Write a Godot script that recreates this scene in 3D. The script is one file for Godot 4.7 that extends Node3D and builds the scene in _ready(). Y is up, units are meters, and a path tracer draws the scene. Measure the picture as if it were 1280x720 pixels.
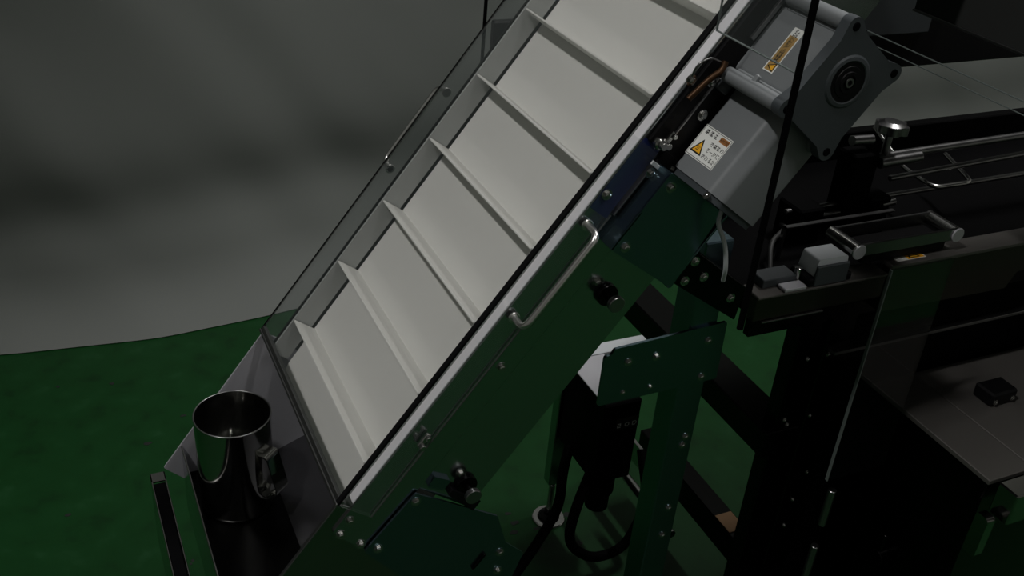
extends Node3D

const INC := 0.92782   # slope of the conveyor, radians (53.16 degrees)
const FO := Vector3(0.2719, 0.7381, -0.919)   # a point on the belt surface near its lower end
var FR: Transform3D
var names := {}
var M := {}
var floor_mesh: MeshInstance3D
var bolt_mesh: ArrayMesh
var small_bolt: ArrayMesh

# ---------------------------------------------------------------- naming and nodes
func numbered(called: String) -> String:
	if not names.has(called):
		names[called] = 0
		return called
	names[called] += 1
	return "%s_%03d" % [called, names[called]]

func thing(called: String, label: String, category: String, base: Vector3, sloped := false, group := "") -> Node3D:
	var o := Node3D.new()
	o.name = numbered(called)
	add_child(o)
	if sloped:
		o.transform = FR * Transform3D(Basis.IDENTITY, base)
	else:
		o.position = base
	o.set_meta("label", label)
	o.set_meta("category", category)
	if group != "":
		o.set_meta("group", group)
	o.set_meta("off", base)
	return o

func obj(called: String, st: SurfaceTool, m: Material, parent: Node3D = null) -> MeshInstance3D:
	return put(called, st.commit(), m, parent, Transform3D.IDENTITY)

func put(called: String, mesh: Mesh, m: Material, parent: Node3D, at: Transform3D) -> MeshInstance3D:
	var o := MeshInstance3D.new()
	o.mesh = mesh
	o.material_override = m
	if parent == null:
		o.name = numbered(called)
		add_child(o)
		o.transform = at
	else:
		o.name = called
		parent.add_child(o, true)
		o.transform = at
		if parent.has_meta("off"):
			o.transform = Transform3D(Basis.IDENTITY, -parent.get_meta("off")) * at
	return o

func struct(called: String, st: SurfaceTool, m: Material) -> MeshInstance3D:
	var o := obj(called, st, m)
	o.set_meta("kind", "structure")
	return o

# ---------------------------------------------------------------- shapes
func mb() -> SurfaceTool:
	var st := SurfaceTool.new()
	st.begin(Mesh.PRIMITIVE_TRIANGLES)
	return st

func tri(st: SurfaceTool, a: Vector3, b: Vector3, c: Vector3, c0: Vector3) -> void:
	var n := (b - a).cross(c - a)
	if n.length() < 1e-14:
		return
	n = n.normalized()
	var flip := n.dot((a + b + c) / 3.0 - c0) > 0.0
	if not flip:
		n = -n
	st.set_normal(n)
	st.add_vertex(a)
	st.set_normal(n)
	st.add_vertex(c if flip else b)
	st.set_normal(n)
	st.add_vertex(b if flip else c)

func bx(st: SurfaceTool, c: Vector3, size: Vector3, bev := 0.0006, t := Transform3D.IDENTITY) -> void:
	var h := size * 0.5
	bev = minf(bev, minf(h.x, minf(h.y, h.z)) * 0.6)
	var c0 := t * c
	var v := {}
	for sx in [-1, 1]:
		for sy in [-1, 1]:
			for sz in [-1, 1]:
				var s := Vector3(sx, sy, sz)
				for ax in 3:
					var p := s * (h - Vector3.ONE * bev)
					p[ax] = s[ax] * h[ax]
					v[[sx, sy, sz, ax]] = t * (c + p)
				tri(st, v[[sx, sy, sz, 0]], v[[sx, sy, sz, 1]], v[[sx, sy, sz, 2]], c0)
	for ax in 3:
		var b1 := (ax + 1) % 3
		var b2 := (ax + 2) % 3
		for s in [-1, 1]:
			var q := []
			for k in [[-1, -1], [1, -1], [1, 1], [-1, 1]]:
				var key := [0, 0, 0, ax]
				key[ax] = s
				key[b1] = k[0]
				key[b2] = k[1]
				q.append(v[key])
			tri(st, q[0], q[1], q[2], c0)
			tri(st, q[0], q[2], q[3], c0)
			for s2 in [-1, 1]:
				var e := []
				for k in [-1, 1]:
					for w in [b1, b2]:
						var key := [0, 0, 0, w]
						key[ax] = k
						key[b1] = s
						key[b2] = s2
						e.append(v[key])
				tri(st, e[0], e[1], e[3], c0)
				tri(st, e[0], e[3], e[2], c0)

func box(st: SurfaceTool, a: Vector3, b: Vector3, bev := 0.0006, t := Transform3D.IDENTITY) -> void:
	bx(st, (a + b) * 0.5, (b - a).abs(), bev, t)

# polygon in the xy plane of t, from z0 to z1
func prism(st: SurfaceTool, poly: PackedVector2Array, z0: float, z1: float, t := Transform3D.IDENTITY, smooth := false) -> void:
	if Geometry2D.is_polygon_clockwise(poly):
		poly.reverse()
	var idx := Geometry2D.triangulate_polygon(poly)
	var nz := (t.basis * Vector3(0, 0, 1)).normalized()
	for k in range(0, idx.size(), 3):
		var a := poly[idx[k]]
		var b := poly[idx[k + 1]]
		var c := poly[idx[k + 2]]
		if (b - a).cross(c - a) < 0.0:
			var x := b
			b = c
			c = x
		for p in [a, c, b]:
			st.set_normal(nz)
			st.add_vertex(t * Vector3(p.x, p.y, z1))
		for p in [a, b, c]:
			st.set_normal(-nz)
			st.add_vertex(t * Vector3(p.x, p.y, z0))
	var n := poly.size()
	for i in n:
		var a := poly[i]
		var b := poly[(i + 1) % n]
		var e := b - a
		var nf := Vector2(e.y, -e.x).normalized()
		var na := nf
		var nb := nf
		if smooth:
			var pe := a - poly[(i + n - 1) % n]
			var ne := poly[(i + 2) % n] - b
			var pn := Vector2(pe.y, -pe.x).normalized()
			var nn := Vector2(ne.y, -ne.x).normalized()
			if pn.dot(nf) > 0.6:
				na = (pn + nf).normalized()
			if nn.dot(nf) > 0.6:
				nb = (nn + nf).normalized()
		var A0 := t * Vector3(a.x, a.y, z0)
		var A1 := t * Vector3(a.x, a.y, z1)
		var B0 := t * Vector3(b.x, b.y, z0)
		var B1 := t * Vector3(b.x, b.y, z1)
		var wa := t.basis * Vector3(na.x, na.y, 0)
		var wb := t.basis * Vector3(nb.x, nb.y, 0)
		for pr in [[A0, wa], [A1, wa], [B1, wb], [A0, wa], [B1, wb], [B0, wb]]:
			st.set_normal(pr[1].normalized())
			st.add_vertex(pr[0])

func rounded(pts: Array, r: float, seg := 5) -> PackedVector2Array:
	var out := PackedVector2Array()
	var n := pts.size()
	for i in n:
		var p: Vector2 = pts[i]
		var a: Vector2 = (pts[(i + n - 1) % n] - p)
		var b: Vector2 = (pts[(i + 1) % n] - p)
		var rr: float = minf(r, minf(a.length(), b.length()) * 0.45)
		var p0 := p + a.normalized() * rr
		var p1 := p + b.normalized() * rr
		for k in seg + 1:
			var f := float(k) / seg
			out.append(p0.lerp(p, f).lerp(p.lerp(p1, f), f))
	return out

func soft(pts: Array, r: float, seg := 6, closed := false) -> PackedVector3Array:
	var out := PackedVector3Array()
	var n := pts.size()
	for i in n:
		var p: Vector3 = pts[i]
		if not closed and (i == 0 or i == n - 1):
			out.append(p)
			continue
		var a: Vector3 = pts[(i + n - 1) % n] - p
		var b: Vector3 = pts[(i + 1) % n] - p
		var rr: float = minf(r, minf(a.length(), b.length()) * 0.49)
		var p0 := p + a.normalized() * rr
		var p1 := p + b.normalized() * rr
		for k in seg + 1:
			var f := float(k) / seg
			out.append(p0.lerp(p, f).lerp(p.lerp(p1, f), f))
	return out

func tube(st: SurfaceTool, pts: PackedVector3Array, r: float, sides := 12, t := Transform3D.IDENTITY) -> void:
	var n := pts.size()
	var up := Vector3.UP
	var rings := []
	var d0 := (pts[1] - pts[0]).normalized()
	if absf(d0.dot(up)) > 0.9:
		up = Vector3.RIGHT
	for i in n:
		var d := d0
		if i > 0 and i < n - 1:
			d = ((pts[i + 1] - pts[i]).normalized() + (pts[i] - pts[i - 1]).normalized()).normalized()
		elif i == n - 1:
			d = (pts[i] - pts[i - 1]).normalized()
		var x := (up - d * up.dot(d)).normalized()
		up = x
		var y := d.cross(x)
		var ring := []
		for k in sides:
			var a := TAU * k / sides
			var nn := x * cos(a) + y * sin(a)
			ring.append([t * (pts[i] + nn * r), t.basis * nn])
		rings.append(ring)
	for i in n - 1:
		for k in sides:
			var k2 := (k + 1) % sides
			var a: Array = rings[i][k]
			var b: Array = rings[i][k2]
			var c: Array = rings[i + 1][k2]
			var d: Array = rings[i + 1][k]
			for q in [a, c, b, a, d, c]:
				st.set_normal(q[1])
				st.add_vertex(q[0])
	for e in [0, n - 1]:
		var nrm: Vector3 = t.basis * ((pts[0] - pts[1]).normalized() if e == 0 else (pts[n - 1] - pts[n - 2]).normalized())
		var cc := t * pts[e]
		for k in sides:
			var a: Vector3 = rings[e][k][0]
			var b: Vector3 = rings[e][(k + 1) % sides][0]
			for q in ([cc, a, b] if e == 0 else [cc, b, a]):
				st.set_normal(nrm)
				st.add_vertex(q)

# profile of Vector2(radius, height), turned about the y axis of t; sharp between segments
func lathe(st: SurfaceTool, prof: Array, t := Transform3D.IDENTITY, sides := 28) -> void:
	for i in prof.size() - 1:
		var a: Vector2 = prof[i]
		var b: Vector2 = prof[i + 1]
		var e := b - a
		var n2 := Vector2(e.y, -e.x).normalized()
		for k in sides:
			var a0 := TAU * k / sides
			var a1 := TAU * (k + 1) / sides
			var u0 := Vector3(cos(a0), 0, sin(a0))
			var u1 := Vector3(cos(a1), 0, sin(a1))
			var n0 := t.basis * (u0 * n2.x + Vector3.UP * n2.y)
			var n1 := t.basis * (u1 * n2.x + Vector3.UP * n2.y)
			var p00 := t * (u0 * a.x + Vector3.UP * a.y)
			var p01 := t * (u1 * a.x + Vector3.UP * a.y)
			var p10 := t * (u0 * b.x + Vector3.UP * b.y)
			var p11 := t * (u1 * b.x + Vector3.UP * b.y)
			if a.x > 1e-6:
				for q in [[p00, n0], [p01, n1], [p11, n1]]:
					_lv(st, q, t)
			if b.x > 1e-6:
				for q in [[p00, n0], [p11, n1], [p10, n0]]:
					_lv(st, q, t)

func _lv(st: SurfaceTool, q: Array, _t: Transform3D) -> void:
	st.set_normal(q[1])
	st.add_vertex(q[0])

func facing(at: Vector3, y_to: Vector3) -> Transform3D:   # a frame whose y axis points along y_to
	var y := y_to.normalized()
	var x := y.cross(Vector3(0.31, 0.2, 0.9)).normalized()
	return Transform3D(Basis(x, y, x.cross(y)), at)

func cyl(st: SurfaceTool, a: Vector3, b: Vector3, r: float, sides := 20, bev := 0.0008) -> void:
	var l := (b - a).length()
	bev = minf(bev, r * 0.4)
	lathe(st, [Vector2(0, 0), Vector2(r - bev, 0), Vector2(r, bev), Vector2(r, l - bev), Vector2(r - bev, l), Vector2(0, l)], facing(a, b - a), sides)

func make_bolt(r: float) -> ArrayMesh:   # washer, hex head and domed socket top, standing along +z
	var st := mb()
	var t := Transform3D(Basis(Vector3.RIGHT, Vector3(0, 0, 1), Vector3(0, -1, 0)), Vector3.ZERO)
	lathe(st, [Vector2(r * 1.5, 0), Vector2(r * 1.5, r * 0.22), Vector2(r * 0.6, r * 0.22)], t, 16)
	var hex := PackedVector2Array()
	for k in 6:
		hex.append(Vector2.from_angle(TAU * k / 6.0) * r)
	prism(st, hex, r * 0.2, r * 0.85)
	lathe(st, [Vector2(r * 0.8, r * 0.85), Vector2(r * 0.55, r * 1.0), Vector2(0, r * 1.05)], t, 12)
	return st.commit()

func bolt(parent: Node3D, p: Vector3, small := false, called := "bolt", turn := 0.3) -> void:
	put(called, small_bolt if small else bolt_mesh, M.bright, parent, Transform3D(Basis(Vector3(0, 0, 1), turn + p.x * 9.0), p))

# ---------------------------------------------------------------- materials
func mat(c: Color, rough: float, metal := 0.0) -> StandardMaterial3D:
	var m := StandardMaterial3D.new()
	m.albedo_color = c
	m.roughness = rough
	m.metallic = metal
	return m

func noise_tex(freq: float, seed_: int, ramp: Gradient, normal := false, sz := 512) -> NoiseTexture2D:
	var n := FastNoiseLite.new()
	n.seed = seed_
	n.frequency = freq
	n.fractal_octaves = 5
	var t := NoiseTexture2D.new()
	t.width = sz
	t.height = sz
	t.seamless = true
	t.noise = n
	if normal:
		t.as_normal_map = true
		t.bump_strength = 2.0
	elif ramp:
		t.color_ramp = ramp
	return t

func ramp(a: Array) -> Gradient:
	var g := Gradient.new()
	g.offsets = PackedFloat32Array()
	var o := PackedFloat32Array()
	var c := PackedColorArray()
	for e in a:
		o.append(e[0])
		c.append(e[1])
	g.offsets = o
	g.colors = c
	return g

func pane(c: Color, a: float) -> StandardMaterial3D:
	var m := mat(Color(c.r, c.g, c.b, a), 0.02)
	m.transparency = BaseMaterial3D.TRANSPARENCY_ALPHA
	return m

func glyph(img: Image, rows: Array, x: int, y: int, s: int, c: Color) -> void:
	for j in rows.size():
		var row: String = rows[j]
		for i in row.length():
			if row[i] == "#":
				img.fill_rect(Rect2i(x + i * s, y + j * s, s, s), c)

func printed(img: Image) -> StandardMaterial3D:
	var m := mat(Color.WHITE, 0.45)
	img.generate_mipmaps()
	m.albedo_texture = ImageTexture.create_from_image(img)
	return m

func label_mesh(w: float, h: float, th := 0.0004) -> ArrayMesh:   # a thin sticker in xy, print facing +z
	var st := mb()
	for q in [[0, 0], [1, 1], [1, 0], [0, 0], [0, 1], [1, 1]]:
		st.set_normal(Vector3(0, 0, 1))
		st.set_uv(Vector2(q[0], 1 - q[1]))
		st.add_vertex(Vector3((q[0] - 0.5) * w, (q[1] - 0.5) * h, th))
	var rim := [Vector3(-w / 2, -h / 2, 0), Vector3(w / 2, -h / 2, 0), Vector3(w / 2, h / 2, 0), Vector3(-w / 2, h / 2, 0)]
	for i in 4:
		var a: Vector3 = rim[i]
		var b: Vector3 = rim[(i + 1) % 4]
		var u := Vector3(0, 0, th)
		var n := (b - a).cross(u).normalized()
		for p in [a, a + u, b + u, a, b + u, b]:
			st.set_normal(n)
			st.set_uv(Vector2(0.01, 0.01))
			st.add_vertex(p)
	return st.commit()

func triangle_sign(img: Image, x: int, y: int, s: int, yellow: Color, black: Color) -> void:
	for j in s:
		var half := int(j * 0.58)
		img.fill_rect(Rect2i(x + s / 2 - half, y + j, half * 2 + 1, 1), black)
	for j in range(int(s * 0.2), int(s * 0.9)):
		var half := int((j - s * 0.2) * 0.58)
		img.fill_rect(Rect2i(x + s / 2 - half, y + j, half * 2 + 1, 1), yellow)

const G_MO := [".#####.", "...#...", ".#####.", "...#...", "...#...", "...#..#", "....##."]
const G_BAR := [".......", ".......", ".......", "#######", ".......", ".......", "......."]
const G_TA := ["..#....", "..#####", ".#....#", "#.##.#.", "....#..", "..##...", "##....."]
const G_NI := ["#.####.", "#......", "#......", "#......", "#......", "#.#....", "#..###."]
const G_SA := ["...#...", "#######", "....#..", ".####.#", "#......", "#......", ".#####."]
const G_WA := [".#.....", "###.##.", ".#.#..#", ".##...#", "##....#", ".#....#", ".#..##."]
const G_RU := [".#####.", "....#..", "...#...", "..####.", ".#....#", "...##.#", "...####"]
const G_NA := [".#..#..", "######.", ".#...##", "#..#..#", "...#...", ".###...", ".#.##.."]
const G_A := ["..#....", "#####..", "..#.#..", ".#####.", "#.##..#", "#.#...#", ".#..##."]
const G_TSU := [".......", "####...", "....##.", "......#", "......#", ".....#.", "..###.."]
const G_I := ["#...#..", "#....#.", "#.....#", "#.....#", "#.#...#", ".##....", "..#...."]
const G_CHU := ["#..#...", ".#####.", "...#...", "#..#...", ".#####.", "#..#...", "#######"]
const G_KOU := ["...#...", "#######", ".#####.", ".#...#.", "#######", "#.###.#", "#.###.#"]
const G_ON := ["#.####.", ".#.##.#", "#.####.", ".......", "#.####.", "##.##.#", "#.#####"]

func make_materials() -> void:
	M.belt = mat(Color(0.86, 0.86, 0.84), 0.5)
	M.guide = mat(Color(0.62, 0.63, 0.62), 0.45)
	M.alu = mat(Color(0.78, 0.78, 0.80), 0.4, 0.5)
	M.steel = mat(Color(0.58, 0.58, 0.57), 0.12, 1.0)
	M.plate = mat(Color(0.68, 0.70, 0.71), 0.16, 1.0)
	M.satin = mat(Color(0.55, 0.55, 0.55), 0.3, 1.0)
	M.teal = mat(Color(0.44, 0.53, 0.57), 0.26, 1.0)
	M.slope = mat(Color(0.42, 0.42, 0.43), 0.3, 1.0)
	M.charcoal = mat(Color(0.13, 0.135, 0.13), 0.6)
	M.panel = mat(Color(0.33, 0.31, 0.29), 0.32, 1.0)
	M.matte_steel = mat(Color(0.62, 0.62, 0.64), 0.45, 0.0)
	M.mirror = mat(Color(0.72, 0.72, 0.71), 0.05, 1.0)
	M.cup = mat(Color(0.72, 0.72, 0.71), 0.1, 1.0)
	M.bright = mat(Color(0.70, 0.70, 0.69), 0.22, 1.0)
	M.handle = mat(Color(0.86, 0.86, 0.85), 0.27, 1.0)
	M.rail = mat(Color(0.86, 0.86, 0.87), 0.45)
	M.brushed = mat(Color(0.42, 0.41, 0.395), 0.34, 0.6)
	M.dark_steel = mat(Color(0.13, 0.13, 0.13), 0.25, 1.0)
	M.black = mat(Color(0.05, 0.05, 0.055), 0.45)
	M.rubber = mat(Color(0.02, 0.02, 0.023), 0.6)
	M.rubber.metallic_specular = 0.12
	M.black.metallic_specular = 0.25
	M.gear = mat(Color(0.42, 0.435, 0.44), 0.5)
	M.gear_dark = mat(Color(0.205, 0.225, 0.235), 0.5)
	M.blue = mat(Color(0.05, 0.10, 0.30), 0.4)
	M.white = mat(Color(0.72, 0.74, 0.75), 0.5)
	M.tan = mat(Color(0.62, 0.47, 0.32), 0.6)
	M.bronze = mat(Color(0.22, 0.14, 0.06), 0.45, 0.7)
	M.clear = pane(Color(0.55, 0.6, 0.6), 0.025)
	M.tint = pane(Color(0.06, 0.07, 0.07), 0.3)
	M.clear_edge = mat(Color(0.36, 0.39, 0.38), 0.2)
	M.floor = mat(Color(1, 1, 1), 0.45)
	M.floor.metallic_specular = 0.3
	M.floor.albedo_texture = noise_tex(0.012, 8, ramp([[0.0, Color(0.045, 0.16, 0.065)], [0.35, Color(0.055, 0.20, 0.08)], [0.7, Color(0.06, 0.21, 0.088)], [1.0, Color(0.10, 0.24, 0.13)]]), false, 1024)
	M.floor.uv1_triplanar = true
	M.floor.uv1_world_triplanar = true
	M.floor.uv1_scale = Vector3(0.8, 0.8, 0.8)
	M.scuff = mat(Color(0.03, 0.06, 0.04), 0.7)
	M.curtain = mat(Color(0.355, 0.37, 0.355), 0.7)
	M.wall = mat(Color(0.72, 0.72, 0.70), 0.8)
	M.ceiling = mat(Color(0.82, 0.82, 0.81), 0.9)
	M.glow = mat(Color(1, 1, 1), 0.6)
	M.glow.emission_enabled = true
	M.glow.emission = Color(1, 0.98, 0.95)
	M.glow.emission_energy_multiplier = 3.0

# ---------------------------------------------------------------- the scene
func _ready() -> void:
	FR = Transform3D(Basis(Vector3(0, 0, 1), INC), FO)
	var cam := Camera3D.new()
	cam.name = "camera"
	add_child(cam)
	cam.position = Vector3(0, 1.6, 0)
	cam.rotation_degrees = Vector3(-30.78, -27.24, 5.36)
	cam.fov = 31.02
	cam.near = 0.02
	cam.current = true
	var we := WorldEnvironment.new()
	we.name = "environment"
	var env := Environment.new()
	env.background_mode = Environment.BG_COLOR
	env.background_color = Color(0.02, 0.02, 0.02)
	env.tonemap_mode = Environment.TONE_MAPPER_LINEAR
	env.tonemap_exposure = 0.41
	env.sdfgi_enabled = true
	env.ssao_enabled = true
	env.ssil_enabled = true
	we.environment = env
	add_child(we)
	bolt_mesh = make_bolt(0.0042)
	small_bolt = make_bolt(0.0028)
	make_materials()
	flood_lamp(Vector3(-1.3, 4.3, -0.4), Vector3(0.5, 0.75, -0.65), 13.6)
	fill_lamp(Vector3(1.2, 4.42, 1.3), 1.6, 6.5, "unseen long lamp added to light the floor in front of the machines")
	fill_lamp(Vector3(2.4, 4.42, -1.0), 1.6, 27.0, "unseen long lamp added to brighten the right side of the room")
	room()
	curtain()
	conveyor()
	cover()
	hopper()
	cup()
	gear_motor()
	stand()
	packing_machine()
	control_box()
	steel_cabinet()
	hood()
	floor_marks()

func fill_lamp(p: Vector3, l: float, energy: float, label: String) -> void:  # unseen fill light, added to brighten floor, curtain and reflections
	var t := thing("fill_lamp", label, "lamp", p)
	var st := mb()
	box(st, p + Vector3(-0.1, 0, -l / 2), p + Vector3(0.1, 0.05, l / 2), 0.004)
	obj("housing", st, M.white, t)
	st = mb()
	box(st, p + Vector3(-0.07, -0.02, -l / 2 + 0.02), p + Vector3(0.07, 0, l / 2 - 0.02), 0.004)
	obj("diffuser", st, M.glow, t)
	var a := AreaLight3D.new()
	a.name = "lamp_light"
	a.area_size = Vector2(0.14, l)
	a.light_energy = energy
	a.light_color = Color(1.0, 0.99, 0.985)
	a.area_range = 12.0
	a.shadow_enabled = true
	t.add_child(a)
	a.position = Vector3(0, -0.03, 0)
	a.rotation_degrees = Vector3(-90, 0, 0)

func flood_lamp(p: Vector3, target: Vector3, energy: float) -> void:  # unseen main lamp; tilt and cone invented to dim the left curtain
	var t := thing("flood_lamp", "unseen ceiling lamp given a round floodlight shape and aimed down at the belt conveyor", "lamp", p)
	var d := (target - p).normalized()
	var st := mb()
	lathe(st, [Vector2(0, 0), Vector2(0.05, 0), Vector2(0.14, -0.14), Vector2(0.13, -0.14), Vector2(0.045, -0.01), Vector2(0, -0.01)], facing(p - d * 0.14, -d), 28)
	cyl(st, p - d * 0.14, Vector3(p.x - d.x * 0.14, 4.5, p.z - d.z * 0.14), 0.012)
	obj("housing", st, M.white, t)
	st = mb()
	cyl(st, p - d * 0.03, p - d * 0.015, 0.12, 28, 0.002)
	obj("diffuser", st, M.glow, t)
	var l := SpotLight3D.new()
	l.name = "lamp_light"
	l.light_energy = energy
	l.light_color = Color(1.0, 0.99, 0.985)
	l.light_size = 0.1
	l.spot_angle = 36.0
	l.spot_angle_attenuation = 1.0
	l.spot_range = 14.0
	l.spot_attenuation = 2.0
	l.shadow_enabled = true
	t.add_child(l)
	l.look_at_from_position(p, target)

func room() -> void:
	var st := mb()
	box(st, Vector3(-3.6, -0.1, -3.4), Vector3(5.6, 0, 3.6), 0.0)
	floor_mesh = struct("floor", st, M.floor)
	st = mb()
	box(st, Vector3(-3.6, 4.5, -3.4), Vector3(5.6, 4.6, 3.6), 0.0)
	struct("ceiling", st, M.ceiling)
	for w in [["wall_back", Vector3(-3.6, 0, -3.4), Vector3(5.6, 4.5, -2.9)], ["wall_front", Vector3(-3.6, 0, 3.5), Vector3(5.6, 4.5, 3.6)], ["wall_left", Vector3(-3.6, 0, -3.3), Vector3(-3.5, 4.5, 3.5)], ["wall_right", Vector3(5.5, 0, -3.3), Vector3(5.6, 4.5, 3.5)]]:
		st = mb()
		box(st, w[1], w[2], 0.0)
		struct(w[0], st, M.wall)

func curtain() -> void:
	var n := FastNoiseLite.new()
	n.seed = 11
	n.frequency = 0.55
	n.fractal_octaves = 3
	var st := mb()
	var nx := 260
	var ny := 100
	var x0 := -2.2
	var x1 := 5.2
	var y1 := 3.4
	var f := func(i: int, j: int) -> Vector3:
		var x: float = lerpf(x0, x1, float(i) / nx)
		var y: float = y1 * float(j) / ny
		var k := 1.0 - 0.35 * y / y1
		var d := 0.03 * sin(x * 5.2 + y * 1.1 + 0.4) + 0.02 * sin(x * 2.3 - y * 2.4 + 1.2)
		d += 0.05 * n.get_noise_2d((x + y * 0.75) * 1.5, (y - x * 0.3) * 0.55 + 3.0)
		d += 0.018 * sin((y * 1.0 + x * 0.55) * 6.5) * exp(-y * 1.2)
		var hem := maxf(0.0, 0.17 - y) / 0.17
		d += 0.10 * hem * hem - 0.035 * exp(-pow((y - 0.3) / 0.12, 2.0))
		var lean := lerpf(-0.07, 0.24, smoothstep(-0.2, 1.0, x)) * (1.7 - 1.7 * exp(-y / 1.7))  # lean added to brighten the cloth on the right and darken the left
		return Vector3(x, y + 0.003, -2.565 + d * k - lean)
	for i in nx + 1:
		for j in ny + 1:
			var p: Vector3 = f.call(i, j)
			var a: Vector3 = f.call(i + 1, j) - f.call(i - 1, j)
			var b: Vector3 = f.call(i, j + 1) - f.call(i, j - 1)
			st.set_normal(a.cross(b).normalized())
			st.add_vertex(p)
	for i in nx + 1:
		for j in ny + 1:
			var p: Vector3 = f.call(i, j)
			st.set_normal(Vector3(0, 0, -1))
			st.add_vertex(p - Vector3(0, 0, 0.004))
	var o := (nx + 1) * (ny + 1)
	for i in nx:
		for j in ny:
			var a := i * (ny + 1) + j
			var b := a + ny + 1
			for q in [a, a + 1, b + 1, a, b + 1, b]:
				st.add_index(q)
			for q in [a, b + 1, a + 1, a, b, b + 1]:
				st.add_index(q + o)
	var c := obj("backdrop_curtain", st, M.curtain)
	c.set_meta("label", "grey fabric backdrop curtain hanging in soft folds down to the green floor")
	c.set_meta("category", "curtain")

func conveyor() -> void:
	var t := thing("incline_conveyor", "steep inclined conveyor with a white cleated belt between polished steel side plates", "conveyor", Vector3(0.02, -0.12, -0.11), true)
	# belt: a loop round two pulleys
	var loop := PackedVector2Array()
	var r := 0.042
	for k in 17:
		loop.append(Vector2(1.02, -r) + Vector2.from_angle(PI / 2 - PI * k / 16.0) * r)
	for k in 17:
		loop.append(Vector2(0.005, -r) + Vector2.from_angle(-PI / 2 - PI * k / 16.0) * r)
	var st := mb()
	prism(st, loop, -0.272, 0.043, Transform3D.IDENTITY, true)
	var belt := obj("belt", st, M.belt, t)
	for k in 10:
		var s := 0.0629 + 0.1043 * k
		st = mb()
		var prof := PackedVector2Array([Vector2(s - 0.0022, -0.0005), Vector2(s - 0.0013, 0.0335), Vector2(s - 0.0008, 0.0342), Vector2(s + 0.0008, 0.0342), Vector2(s + 0.0012, 0.0335), Vector2(s + 0.0018, -0.0005)])
		prism(st, prof, -0.2705, 0.0425)
		obj("cleat", st, M.belt, belt).position = Vector3.ZERO
	for z in [[-0.2762, -0.2732], [0.044, 0.047]]:
		st = mb()
		box(st, Vector3(0.005, 0.0038, z[0]), Vector3(1.0, 0.034, z[1]), 0.0006)
		obj("side_guide", st, M.guide, t)
	st = mb()
	box(st, Vector3(0.02, 0.0, 0.0478), Vector3(1.0, 0.026, 0.0625), 0.001)
	obj("side_rail", st, M.rail, t)
	st = mb()
	box(st, Vector3(0.02, -0.117, -0.284), Vector3(1.0, 0.0335, -0.2808), 0.0006)
	obj("side_plate", st, M.plate, t)
	st = mb()
	prism(st, rounded([Vector2(-0.03, -0.033), Vector2(1.0, -0.033), Vector2(1.0, 0.028), Vector2(-0.02, 0.028)], 0.003), 0.0662, 0.0692)
	obj("side_plate", st, M.plate, t)
	st = mb()
	prism(st, rounded([Vector2(0.07, -0.117), Vector2(0.385, -0.117), Vector2(1.0, -0.117), Vector2(1.0, -0.0356), Vector2(0.07, -0.0356)], 0.002), 0.0635, 0.0665)
	obj("lower_side_plate", st, M.plate, t)
	st = mb()
	box(st, Vector3(0.005, 0.024, -0.2806), Vector3(1.0, 0.0352, -0.2766), 0.0004)  # black strip standing in for the shaded gap beside the guide
	obj("gap_shade", st, M.rubber, t)
	# underside pan that carries the belt
	st = mb()
	box(st, Vector3(0.09, -0.112, -0.278), Vector3(1.0, -0.108, 0.063), 0.0005)
	obj("bottom_pan", st, M.dark_steel, t)
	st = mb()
	box(st, Vector3(0.452, 0.0005, 0.0692), Vector3(0.545, 0.0275, 0.0702), 0.0003)  # thin dark blue strip over part of the side plate
	obj("blue_strip", st, M.blue, t).set_meta("label", "thin dark blue strip")
	# black chain channel up beside the gear motor
	st = mb()
	box(st, Vector3(0.462, -0.032, 0.0692), Vector3(0.548, -0.002, 0.0745), 0.0008)
	box(st, Vector3(0.545, -0.033, 0.0692), Vector3(0.98, 0.024, 0.0735), 0.0008)
	obj("chain_guard", st, M.black, t)
	st = mb()
	box(st, Vector3(0.548, 0.0015, 0.0735), Vector3(0.64, 0.0035, 0.0765), 0.0004)
	box(st, Vector3(0.46, -0.0015, 0.0692), Vector3(0.53, 0.0005, 0.0765), 0.0004)
	box(st, Vector3(0.69, -0.0005, 0.0735), Vector3(0.90, 0.0045, 0.0775), 0.0004)
	obj("edge_strip", st, M.satin, t)
	# clamp screws on the side
	for p in [Vector3(0.2485, -0.0154, 0.0692), Vector3(0.1075, -0.072, 0.0665), Vector3(0.0024, 0.019, 0.0692), Vector3(-0.0185, 0.017, 0.0692), Vector3(-0.0226, -0.0163, 0.0692), Vector3(0.4736, 0.0224, 0.0725), Vector3(0.388, -0.05, 0.0665), Vector3(0.441, -0.018, 0.0692), Vector3(0.5195, -0.003, 0.0765), Vector3(0.60, -0.012, 0.0735)]:
		bolt(t, p)
	# belt tension knobs
	for p in [Vector3(0.098, -0.088, 0.0665), Vector3(0.382, -0.072, 0.0665)]:
		st = mb()
		cyl(st, p, p + Vector3(0, 0, 0.006), 0.0135)
		cyl(st, p + Vector3(0, 0, 0.006), p + Vector3(0, 0, 0.02), 0.005)
		var kn := obj("tension_knob", st, M.dark_steel, t)
		st = mb()
		cyl(st, p + Vector3(0, 0, 0.02), p + Vector3(0, 0, 0.027), 0.010)
		obj("knob_cap", st, M.satin, kn)
	# spring clip holding the cover
	for q in [Vector3(0.1324, 0.0115, 0.0725), Vector3(0.558, 0.0075, 0.0765)]:
		st = mb()
		box(st, q + Vector3(-0.010, -0.003, 0), q + Vector3(0.010, 0.003, 0.004), 0.001)
		cyl(st, q + Vector3(-0.006, 0, 0.004), q + Vector3(-0.006, 0, 0.011), 0.0038, 14)
		cyl(st, q + Vector3(0.006, 0, 0.004), q + Vector3(0.006, 0, 0.009), 0.003, 14)
		obj("clip", st, M.bright, t)
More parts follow.
